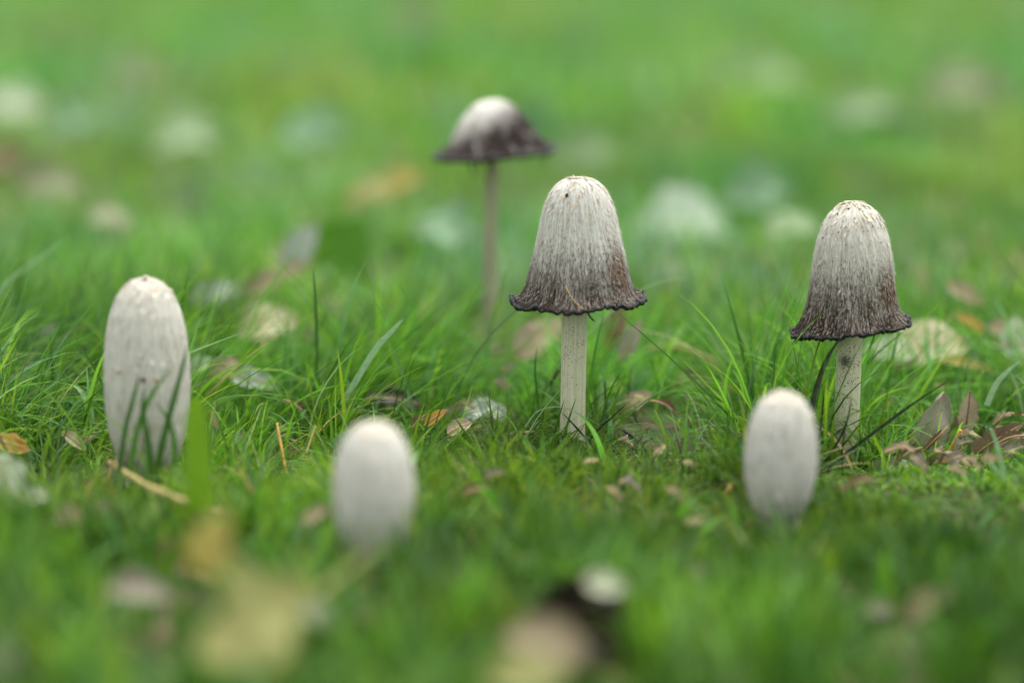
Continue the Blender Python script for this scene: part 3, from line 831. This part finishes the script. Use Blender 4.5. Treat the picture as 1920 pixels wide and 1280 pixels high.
# far pale leaves lost in the blur
far = [
    (1435, 140, 9, 5.5, 'pale', 'pale blurred leaf patch near the top, above and left of the tilted bell'),
    (1625, 205, 8, 4.5, 'pale', 'pale blurred leaf patch straight above the tilted bell'),
    (1820, 160, 11, 5, 'mauve', 'greyish pink blurred leaf patch in the top right of the lawn'),
    (1425, 355, 4.5, 3.2, 'grey', 'dim blue-grey blurred leaf above and left of the tilted bell, right of the white leaf'),
    (1488, 420, 3.6, 2.2, 'pale', 'small pale blurred leaf just left of the tilted bell top'),
    (1095, 285, 5, 3, 'pale', 'pale blurred leaf just above the middle bell top'),
    (840, 425, 4.2, 3, 'grey', 'pale blue-green blurred leaf left of the long thin stem'),
    (590, 245, 6.5, 4.5, 'grey', 'pale blue-green blurred leaf left of the umbrella cap, above the orange one'),
    (345, 255, 5.5, 5, 'pale', 'pale blurred leaf at middle height, high above the left egg'),
    (140, 235, 5, 3.5, 'grey', 'dim grey-green blurred leaf in the upper left, lower of the pale pair there'),
    (30, 195, 6, 4, 'white', 'whitish blurred leaf at the upper left edge'),
    (95, 340, 4.6, 3.2, 'tan', 'tan-grey blurred leaf at the left, above the pale slanted blade'),
    (8, 300, 3, 3.6, 'brown', 'brown blurred leaf cut by the left edge of the view'),
    (260, 140, 8, 5, 'tan', 'faint brownish leaf patch in the far upper left lawn'),
    (700, 360, 4.2, 2.4, 'lemon', 'pale yellow blurred leaf beside the orange-yellow one'),
    (205, 405, 3.2, 2.2, 'tan', 'dull tan blurred leaf above the left egg'),
    (780, 30, 12, 7, 'tan', 'olive-brown leaf patch at the very top, left of the umbrella cap'),
]
for px, py, L, W, c, lab in far:
    a = random.Random(int(px))
    c = {'pale': 'faint', 'grey': 'faintgrey', 'tan': 'faintbrown', 'mauve': 'faintbrown', 'white': 'pale'}.get(c, c)
    leaf(px, py, L * a.uniform(1.0, 1.35), W, c, lab, h=.032, ripple=.4, lobes=a.choice((0, 2, 3)), rot=(a.uniform(30, 55), a.uniform(-15, 15), a.uniform(-20, 20)), curl=.3, bend=.6, group='blurred leaves on the far lawn', clear=.7)

# foreground, strongly blurred
leaf(478, 1165, 3.5, 2.7, 'lemon', 'big pale yellow leaf, heavily blurred, at lower left in front', rot=(48, -25, 10), curl=.2, bend=.35, ripple=.3, point=.95, Y=.60, clear=.3, low=.012, lobes=2, rag=2.5)
leaf(395, 1020, 2.0, 1.4, 'yellow', 'smaller mustard-yellow leaf standing just above the big pale yellow one', rot=(75, -70, 0), curl=.3, bend=.3, Y=.66, clear=.4, low=.013)
leaf(265, 1105, 2.0, 1.1, 'mauve', 'blurred grey-mauve leaf left of the big pale yellow leaf', rot=(45, 12, 5), curl=.35, bend=.4, Y=.70, clear=.4, low=.013)
leaf(598, 1150, 1.2, .9, 'grey', 'blurred grey-white scrap right of the big pale yellow leaf', rot=(60, 40, 0), curl=.3, bend=.3, Y=.68, clear=.4, low=.013)
leaf(8, 1225, 1.0, 1.5, 'pale', 'blurred pale leaf cut by the lower left edge of the view', rot=(70, 0, 0), curl=.2, bend=.2, Y=.66, clear=.4, low=.013)
leaf(1035, 1205, 2.8, 1.7, 'tan', 'blurred tan curled leaf at the bottom middle, in front of a dark hollow', rot=(50, 22, 10), curl=.5, bend=.7, Y=.64, clear=.2, low=.013)
leaf(985, 1262, 2.4, 1.3, 'lemon', 'blurred yellow-green leaf at the very bottom middle, under the tan one', rot=(50, 0, 0), curl=.3, bend=.4, Y=.61, clear=.2, low=.013)
leaf(1095, 1132, 3.5, 3.0, 'dark', 'blurred nearly black sheet painting the shade of a hollow at lower middle', rot=(78, -30, 0), curl=.7, bend=.4, Y=.70, clear=.15, low=.013)  # dark sheet added in place of the shade inside a hollow
leaf(1138, 1094, 1.4, .75, 'pale', 'blurred whitish leaf tip resting on the nearly black shade sheet', rot=(50, 12, 0), curl=.2, bend=.3, Y=.685, clear=.3, low=.013)
leaf(1110, 1190, 2.2, 2.0, 'dark', 'blurred black-brown sheet painting more hollow shade under the nearly black sheet', rot=(70, 20, 0), curl=.5, bend=.4, Y=.68, clear=.2, low=.013)  # second dark sheet, painting the lower part of the hollow's shade

# crumbs of dry leaf lying about: a few kinds, copied
proto = []
for i, (c, L_, W_) in enumerate((('brown', .9, .5), ('tan', 1.1, .5), ('pink', .8, .5), ('mauve', 1.0, .6), ('cream', .7, .4), ('brown', 1.5, .4))):
    proto.append((c, L_, W_))
SCRAP = {'brown': 'dark brown', 'tan': 'tan', 'pink': 'pinkish', 'mauve': 'grey-brown', 'cream': 'cream'}
rs = random.Random(5)
first = {}
zones = [(-.20, -.06, .80, .93, 9, 'in the turf around the left and front eggs'), (-.06, .05, .84, .94, 6, 'in the short turf in front of the middle bell'),
         (.05, .22, .80, .93, 14, 'in the turf in front of the tilted bell'), (-.21, -.06, .95, 1.10, 22, 'in the long tuft right of the left egg'),
         (-.06, .02, .96, 1.10, 10, 'just left of the middle bell stem'), (.035, .12, .95, 1.12, 11, 'between the two bell stems'),
         (.15, .23, .89, 1.0, 26, 'among the dry leaves right of the tilted bell'), (.12, .25, 1.02, 1.12, 8, 'behind the tilted bell'),
         (-.24, 0, 1.12, 1.45, 13, 'behind the long tuft on the left'), (0, .26, 1.12, 1.45, 13, 'on the lawn behind the two bells'),
         (-.14, 0, .60, .80, 7, 'in the blurred left foreground'), (0, .15, .60, .80, 8, 'in the blurred right foreground')]
for x0, x1, y0, y1, cnt, where in zones:
    for _ in range(cnt):
        x, y = rs.uniform(x0, x1), rs.uniform(y0, y1)
        if any(abs(x - a[0]) < a[2] + .012 and -.05 < y - a[1] < .02 for a in OBST): continue
        i = rs.randrange(len(proto)); c, L_, W_ = proto[i]
        rot = tuple(math.radians(v) for v in (rs.uniform(10, 65), rs.uniform(-45, 45), rs.uniform(-40, 40)))
        zz = float(gh(x, y)) + rs.uniform(.006, .014)
        if i not in first:
            o = leaf(960, 640, L_, W_, c, SCRAP[c], curl=.7, bend=.6, ripple=.5, group='crumbs', rag=4.5, name='leaf_crumb', seed=91 + i)
            CLEAR.pop(); first[i] = o
        else:
            o = first[i].copy(); COL.objects.link(o)
            for ch in list(first[i].children):
                d = ch.copy(); COL.objects.link(d); d.parent = o
        o.location = (x, y, zz); o.rotation_euler = rot
        o['label'] = SCRAP[c] + ' crumb of dry leaf ' + where; o['group'] = SCRAP[c] + ' leaf crumbs ' + where
        CLEAR.append((x, y, .007, max(zz - .004, .003), .55))

# stalks and single blades
stalk_thing([on_plane(205, 866, .012), on_plane(270, 908, .014), on_plane(340, 938, .013), on_plane(425, 962, .012)], .0012, STALK['straw'], 'long dry straw stalk slanting down right below the left egg', 'dry_stalk')
stalk_thing([at_dist(588, 1122, .66), at_dist(640, 1078, .67), at_dist(690, 1040, .68)], .0011, plain('stalk_dull', (.20, .22, .06), (.16, .18, .05)), 'blurred yellow-green stalk slanting up toward the front egg', 'dry_stalk')
stalk_thing([at_dist(537, 888, .93), at_dist(528, 840, .935), at_dist(519, 793, .94)], .0005, STALK['orange'], 'thin rusty stalk standing in the grass left of the front egg', 'dry_stalk')
stalk_thing([at_dist(574, 850, .95), at_dist(592, 798, .955)], .0005, STALK['straw'], 'thin tan stalk standing right of the thin rusty stalk', 'dry_stalk')
stalk_thing([at_dist(1170, 806, .99), at_dist(1215, 840, .98), at_dist(1266, 866, .97)], .0009, plain('stalk_black', (.02, .022, .02), (.05, .055, .05)), 'blackened grass stalk lying right of the middle bell base', 'dry_stalk')

def bl(pts, Y, w, mat, label, dY=0, **k):
    n = len(pts)
    return strip([at_dist(px, py, Y + dY * i / max(1, n - 1)) for i, (px, py) in enumerate(pts)], w, mat, label, **k)
bl([(372, 960), (372, 880), (369, 800), (368, 742)], .815, .0088, B_LIME, 'broad yellow-green blurred grass blade beside the left egg', taper=3.0)
eY = e1.location.y
bl([(290, 900), (312, 800), (338, 705), (352, 645)], eY - .030, .0024, B_DEEP, 'blurred dark green blade crossing the lower right side of the left egg')
bl([(240, 900), (258, 805), (284, 740), (322, 690)], eY - .034, .0022, B_GREEN, 'blurred green blade crossing the lower middle of the left egg')
bl([(222, 890), (236, 800), (252, 740), (262, 700)], eY - .032, .0020, B_DEEP, 'blurred blade crossing the lower left side of the left egg')
bl([(285, 890), (276, 820), (268, 770), (270, 725)], eY - .036, .0026, B_DEEP, 'blurred upright dark blade in front of the foot of the left egg')
bl([(322, 900), (328, 840), (316, 790), (292, 752)], eY - .030, .0022, B_GREEN, 'blurred blade bending left across the foot of the left egg')
bl([(592, 735), (594, 640), (591, 560), (587, 503)], 1.02, .0016, B_DEEP, 'tall straight dark green blade rising from the long tuft')
bl([(300, 690), (350, 664), (400, 644), (452, 624)], .985, .0016, B_PAINTED_SHEEN, 'light green blade pointing right from behind the left egg', face=(0, .5, 1))
bl([(-60, 640), (0, 545), (65, 490), (132, 443)], 1.10, .0030, B_PAINTED_SHEEN, 'pale blurred blade slanting up at the left edge', face=(0, .6, 1))
bl([(1520, 770), (1533, 720), (1552, 670), (1578, 632)], .945, .0022, B_DARK, 'thick blackened blade leaning against the tilted bell hem')
bl([(1517, 768), (1540, 700), (1558, 660), (1572, 634)], .952, .0012, B_DARK, 'thinner blackened blade behind the thick one under the tilted bell')
bl([(1546, 880), (1640, 810), (1715, 755), (1784, 710)], .935, .0014, B_DARK, 'long blackened blade slanting up right across the tilted bell stem')
bl([(1536, 880), (1570, 830), (1588, 790), (1597, 745)], .940, .0010, B_DARK, 'short blackened blade crossing the tilted bell stem upward')
bl([(1580, 892), (1579, 850), (1583, 812), (1590, 775)], .938, .0007, B_DARK, 'hair-thin upright blackened blade on the tilted bell stem')
bl([(1530, 860), (1540, 790), (1546, 720)], .950, .0008, B_DARK, 'fine upright dark blade left of the tilted bell stem')
bl([(1098, 835), (1120, 808), (1150, 780), (1177, 755)], .958, .0010, B_DARK, 'dark thin blade leaning right from the middle bell base')
bl([(1112, 838), (1090, 812), (1070, 790), (1052, 772)], .955, .0009, B_DARK, 'dark thin blade leaning left across the middle bell base')
bl([(1012, 780), (1006, 730), (1003, 690), (1007, 650)], 1.0, .0011, B_DEEP, 'dark green upright blade left of the middle bell stem')
bl([(1015, 760), (1035, 715), (1052, 690), (1090, 640)], 1.03, .0016, B_DARK, 'dark blurred blade passing behind the middle bell stem')
bl([(1060, 670), (1140, 590), (1220, 535), (1306, 519)], 1.05, .0013, B_PAINTED_SHEEN, 'thin arched blade reaching right from behind the middle bell', face=(0, .6, 1))
bl([(860, 690), (900, 718), (935, 752)], 1.08, .0018, B_PAINTED_SHEEN, 'pale blade slanting down left of the middle bell stem', taper=4)
bl([(985, 800), (1010, 770), (1060, 765), (1130, 800)], .95, .0012, B_PAINTED_SHEEN, 'arched light blade crossing in front of the middle bell stem', face=(0, .5, 1))
bl([(640, 760), (700, 660), (735, 620), (756, 598)], .99, .0026, B_PAINTED_SHEEN, 'broad light blade arching right out of the long tuft', face=(.3, .8, .5))
bl([(1890, 910), (1878, 870), (1868, 830), (1855, 795)], .91, .0022, B_PAINTED_SHEEN, 'pale blue-green blade at the right edge, leaning left')
bl([(1905, 930), (1885, 900), (1860, 870), (1848, 842)], .90, .0020, B_PAINTED_SHEEN, 'second pale blue-green blade at the right edge, lower')
bl([(1896, 960), (1904, 930), (1905, 905), (1900, 885)], .885, .0024, B_PAINTED_SHEEN, 'short broad pale blade in front at the right edge')
bl([(1850, 760), (1868, 720), (1890, 695), (1914, 676)], .99, .0024, B_PAINTED_SHEEN, 'pale curved blade pointing to the right edge', face=(.3, .8, .5))

# ------------------------------------------------------------------ grass
PAL = {
    'fresh': (.097, .288, .014), 'deep': (.038, .148, .010), 'lime': (.165, .350, .013), 'blue': (.085, .225, .058),
    'pale': (.230, .360, .150), 'straw': (.40, .32, .15), 'brown': (.15, .09, .05),
}
def pick(r, n, names, probs):
    k = r.choice(len(names), n, p=np.array(probs) / np.sum(probs))
    return np.array([PAL[a] for a in names])[k]

def make_blades(P, L, W, az, lean, curl, tint, nseg, vee, r):
    n = len(P); m = nseg + 1
    t = np.linspace(0, 1, m)
    tm = (t[1:] + t[:-1]) / 2
    th = lean[:, None] + curl[:, None] * tm[None, :] ** 1.4
    st = (L / nseg)[:, None]
    hz = np.concatenate([np.zeros((n, 1)), np.cumsum(np.sin(th) * st, 1)], 1)
    vz = np.concatenate([np.zeros((n, 1)), np.cumsum(np.cos(th) * st, 1)], 1)
    wob = (r.random(n) - .5)[:, None] * L[:, None] * .35 * t[None, :] ** 2
    ca, sa = np.cos(az)[:, None], np.sin(az)[:, None]
    X = P[:, 0:1] + hz * ca - wob * sa
    Y_ = P[:, 1:2] + hz * sa + wob * ca
    g = gh(P[:, 0], P[:, 1])
    Z = g[:, None] - .002 + vz
    Z = np.maximum(Z, gh(X, Y_) + .0015 * t[None, :])
    for ox, oy, orr, oz in OBST:
        dx, dy = X - ox, Y_ - oy; d = np.hypot(dx, dy) + 1e-9
        R = orr * 1.03 + .0006
        hit = (d < R) & (Z < oz)
        k = np.where(hit, R / d, 1.0)
        X = ox + dx * k; Y_ = oy + dy * k
    C = np.stack([X, Y_, Z], -1)
    T = np.gradient(C, axis=1); T /= np.linalg.norm(T, axis=2)[..., None] + 1e-12
    tw = (az + np.pi / 2 + (r.random(n) - .5) * 1.2)[:, None] + (r.random(n) - .5)[:, None] * 1.8 * t[None, :]
    Sd = np.stack([np.cos(tw), np.sin(tw), 0 * tw], -1)
    N = np.cross(Sd, T)
    w_ = W[:, None] * .5 * (.7 + .3 * np.minimum(1, t * 3))[None, :] * (1 - t ** 2.6)[None, :] + 4e-5
    w_ = w_[..., None]
    if vee:
        V = np.stack([C - Sd * w_, C + N * w_ * .55, C + Sd * w_], 2); c = 3
    else:
        V = np.stack([C - Sd * w_, C + Sd * w_], 2); c = 2
    idx = (np.arange(n) * m * c)[:, None, None]
    i = np.arange(nseg)[None, :, None] * c; j = np.arange(c - 1)[None, None, :]
    a = idx + i + j
    F = np.stack([a, a + 1, a + c + 1, a + c], -1).reshape(-1, 4)
    k = t[None, :, None]
    col = tint[:, None, :] * (1 - .0 * k) + np.clip(1 - k * 5, 0, 1) * .10 * (np.array([.22, .26, .12]) - tint[:, None, :])
    col = np.repeat(col[:, :, None, :], c, 2).reshape(-1, 3)
    return V.reshape(-1, 3), F, col

def half_w(y): return .225 * y + .10

def field(y0, y1, n_clump, per, spread, lenf, wid, leanr, curlr, names, probs, nseg, vee, seed, tonef=None, aim=None, keep=None, hw=half_w):
    r = np.random.default_rng(seed)
    # even over the ground's area
    ys = np.sqrt(r.random(n_clump * 2) * (y1 ** 2 - y0 ** 2) + y0 ** 2)
    xs = (r.random(len(ys)) * 2 - 1) * hw(ys)
    # thinner and denser patches
    dens = vnoise(xs * 14, ys * 14, seed % 7) * .7 + .3 * vnoise(xs * 45, ys * 45, 3)
    bare = sm(vnoise(xs * 22 + 4, ys * 16, 8) * .75 + .25 * vnoise(xs * 60, ys * 50, 9), .26, .46)
    ok = (dens + .35) * (.12 + .88 * bare) > r.random(len(ys)) * .95
    xs, ys = xs[ok][:n_clump], ys[ok][:n_clump]
    cnt = r.integers(per[0], per[1] + 1, len(xs))
    ci = np.repeat(np.arange(len(xs)), cnt); n = len(ci)
    P = np.stack([xs[ci] + r.normal(0, spread, n), ys[ci] + r.normal(0, spread, n)], -1)
    L = lenf(P[:, 0], P[:, 1], r) * (.6 + .8 * r.random(len(xs)))[ci] ** .7 * (.55 + .6 * r.random(n))
    for cx, cy, cr_, zz, fac in CLEAR:
        d = cy - P[:, 1]
        lim = zz + np.maximum(d, 0) * CAM_H / cy * .85
        hit = (np.abs(P[:, 0] - cx * P[:, 1] / cy) < cr_) & (d > -.012) & (d < .30) & (r.random(n) < fac)
        L = np.where(hit, np.minimum(L, lim * (.6 + .45 * r.random(n)) + .003), L)
    W = wid[0] + (wid[1] - wid[0]) * r.random(n) ** 1.5
    az = (r.random(len(xs)) * 2 * np.pi)[ci] + r.normal(0, .8, n)
    lean = leanr[0] + (leanr[1] - leanr[0]) * r.random(n)
    curl = curlr[0] + (curlr[1] - curlr[0]) * r.random(n) ** 1.6
    if aim is not None:
        wgt, a0 = aim(P[:, 0], P[:, 1])
        sel = r.random(n) < wgt
        az = np.where(sel, a0 + r.normal(0, .55, n), az)
    tint = pick(r, len(xs), names, probs)[ci] * (.5 + 1.0 * r.random(n))[:, None]
    one = r.random(n) < .25
    tint[one] = pick(r, one.sum(), names, probs)
    if tonef is not None: tint = tonef(P[:, 0], P[:, 1], tint, r)
    ok = np.ones(n, bool)
    for ox, oy, orr, oz in OBST: ok &= np.hypot(P[:, 0] - ox, P[:, 1] - oy) > orr * 1.02
    if keep is not None: ok &= keep(P[:, 0], P[:, 1], r)
    ok &= L > .004
    return make_blades(P[ok], L[ok], W[ok], az[ok], lean[ok], curl[ok], tint[ok], nseg, vee, r)

def build(name, parts, mat, label, cat='grass'):
    V = []; F = []; C = []; k = 0
    for v, f_, c in parts:
        V.append(v); F.append(f_ + k); C.append(c); k += len(v)
    o = mesh_np(name, np.concatenate(V), np.concatenate(F), mat, None, {'tint': ('FLOAT_COLOR', np.concatenate(C))})
    return tag(o, label, cat, kind='stuff')

def sm(x, a, b):
    t = np.clip((x - a) / (b - a), 0, 1); return t * t * (3 - 2 * t)

def len_near(x, y, r):
    # tall tufts on the left of the focus plane, short mossy turf in front of the middle
    L = .032 + 0 * x
    L = L + .019 * sm(y, .93, 1.0) * (1 - sm(x, -.035, .01))       # long tuft, left and centre-left
    L = L + .022 * sm(y, .90, .98)
    L = L - .004 * sm(x, -.06, -.02) * (1 - sm(x, .08, .13)) * sm(y, .80, .86) * (1 - sm(y, .86, .92))
    L = L + .006 * sm(x, .12, .16)
    L = L + .014 * sm(x, -.03, 0) * (1 - sm(x, .14, .17)) * sm(y, .85, .90) * (1 - sm(y, 1.02, 1.08))
    L = L + .008 * (1 - sm(y, .70, .80))
    L = L - .013 * sm(y, 1.05, 1.18)
    L = L * (1 - .40 * sm(x, .155, .175) * sm(y, .88, .90) * (1 - sm(y, .985, 1.01)))
    for ox, oy, orr, oz in OBST:
        if orr > .009: L = L + (.030 if ox < -.1 else -.002) * np.exp(-((x - ox) / (orr * 1.8)) ** 2 - ((y - oy + .035) / .028) ** 2)
    return L

def tone_patch(x, y, t, r):
    n = vnoise(x * 16, y * 11, 4)[:, None]
    n2 = vnoise(x * 5, y * 4, 6)[:, None]
    n3 = vnoise(x * 9 + 5, y * 7, 7)[:, None]
    t = t * (.50 + .85 * n)
    t = t * np.concatenate([.70 + .7 * n2, 1 + 0 * n2, .7 + .9 * n3], 1)
    return t

def tone_far(x, y, t, r):
    n = .6 * vnoise(x * 10, y * 5, 4)[:, None] + .4 * vnoise(x * 22, y * 12, 5)[:, None]
    n2 = vnoise(x * 7, y * 3.0, 6)[:, None]
    n3 = vnoise(x * 6 + 5, y * 2.5, 7)[:, None]
    t = t * (.62 + .75 * n)
    return t * np.concatenate([.62 + .85 * n2, 1.03 + 0 * n2, .55 + 1.3 * n3], 1)

def aim_tuft(x, y):
    return .65 * sm(y, .90, .97) * (1 - sm(y, 1.12, 1.2)) * (1 - sm(x, -.02, .05)), np.full(len(x), math.radians(-5))

mixn = (['fresh', 'deep', 'lime', 'blue', 'pale', 'straw'], [4.2, 3.2, 2.2, 1.2, .22, .12])
A = field(.42, .83, 2200, (5, 9), .004, len_near, (.0013, .0032), (.05, .5), (.1, 1.3), ['fresh', 'deep', 'lime', 'blue', 'pale'], [2.4, 6.5, .9, 1.0, .05], 5, False, 101, tone_patch)
Bf = field(.80, 1.22, 5000, (5, 9), .0055, len_near, (.0006, .0019), (.1, .9), (.1, 2.1), *mixn, 7, True, 102, tone_patch, aim_tuft)
Bs = field(.80, 1.22, 4600, (6, 11), .004, lambda x, y, r: .015 + .007 * r.random(len(x)), (.0004, .0010), (.1, .9), (.1, 1.5), ['fresh', 'deep', 'lime'], [4, 1.2, 5], 4, False, 103, tone_patch, None, lambda x, y, r: r.random(len(x)) < 1 - .80 * sm(y, .90, .96))
As = field(.42, .83, 1000, (5, 9), .005, lambda x, y, r: .012 + .006 * r.random(len(x)), (.0006, .0013), (.1, .9), (.1, 1.3), ['fresh', 'deep', 'lime'], [3, 5, 1], 3, False, 106, tone_patch)
St = field(.84, 1.18, 800, (1, 2), .004, lambda x, y, r: .040 + .030 * r.random(len(x)), (.0005, .0012), (.1, .7), (.3, 2.0), ['pale', 'lime', 'blue', 'fresh', 'straw'], [2, 2, 2, 2, .5], 9, True, 109, None, aim_tuft)
Ab = field(.45, .86, 260, (1, 3), .006, lambda x, y, r: .035 + .018 * r.random(len(x)), (.0030, .0052), (.2, .9), (.2, 1.4), ['blue', 'fresh', 'deep'], [3, 2, 2], 7, True, 121)
Bb = field(.86, 1.2, 420, (1, 3), .006, lambda x, y, r: .036 + .02 * r.random(len(x)), (.0020, .0032), (.2, 1.0), (.2, 1.6), ['blue', 'fresh', 'deep', 'pale', 'straw'], [3, 2, 2, .5, .3], 8, True, 122)
build('lawn_grass', [A, As, Ab, Bf, Bb, Bs, St], M_GRASS, 'fine green lawn grass around the mushrooms, long tufts and short moss-like turf')

farmix = (['fresh', 'deep', 'lime', 'blue', 'pale', 'straw'], [4.2, 1.6, 2.2, 2.4, 2.8, .3])  # large pale share paints the sky sheen of grass seen at a grazing angle
Cf = field(1.2, 2.3, 6500, (5, 8), .006, lambda x, y, r: .026 + .018 * vnoise(x * 7, y * 7, 5), (.0012, .0028), (.05, .6), (.1, 1.4), *farmix, 4, False, 104, tone_far)
Df = field(2.2, 7.5, 9000, (5, 8), .016, lambda x, y, r: .040 + .025 * vnoise(x * 4, y * 4, 5), (.003, .007), (.05, .6), (.1, 1.3), *farmix, 3, False, 105, tone_far)
side = lambda x, y, r: np.abs(x) > half_w(y) - .01
Og = field(.02, 2.4, 11000, (5, 8), .007, lambda x, y, r: .032 + .02 * vnoise(x * 7, y * 7, 5), (.0015, .0034), (.05, .6), (.1, 1.4), *farmix, 3, False, 111, tone_far, None, side, lambda y: half_w(y) + .55)
Oh = field(2.2, 7.5, 3600, (5, 8), .02, lambda x, y, r: .045 + .025 * vnoise(x * 4, y * 4, 5), (.004, .009), (.05, .6), (.1, 1.3), *farmix, 3, False, 112, tone_far, None, side, lambda y: half_w(y) + 1.2)
Oi = field(7.3, 16, 5200, (5, 8), .05, lambda x, y, r: .06 + .03 * vnoise(x * 4, y * 4, 5), (.009, .02), (.05, .6), (.1, 1.3), *farmix, 2, False, 113, tone_far, None, None, lambda y: half_w(y) + 1.8)
build('far_lawn_grass', [Cf, Df, Og, Oh, Oi], M_GRASS, 'blurred green lawn stretching away behind the mushrooms')

drymix = (['straw', 'brown'], [1, 1.2])
Dr = field(.5, 1.3, 1500, (2, 5), .008, lambda x, y, r: .018 + .02 * r.random(len(x)), (.0006, .0016), (.9, 1.5), (.0, .5), *drymix, 4, False, 107)
Dr2 = field(1.3, 3.5, 500, (2, 5), .012, lambda x, y, r: .025 + .03 * r.random(len(x)), (.0012, .003), (.8, 1.5), (.0, .5), *drymix, 3, False, 108)
build('dry_thatch_grass', [Dr, Dr2], M_DRY, 'dead straw and brown thatch lying low between the green blades', 'dead grass')
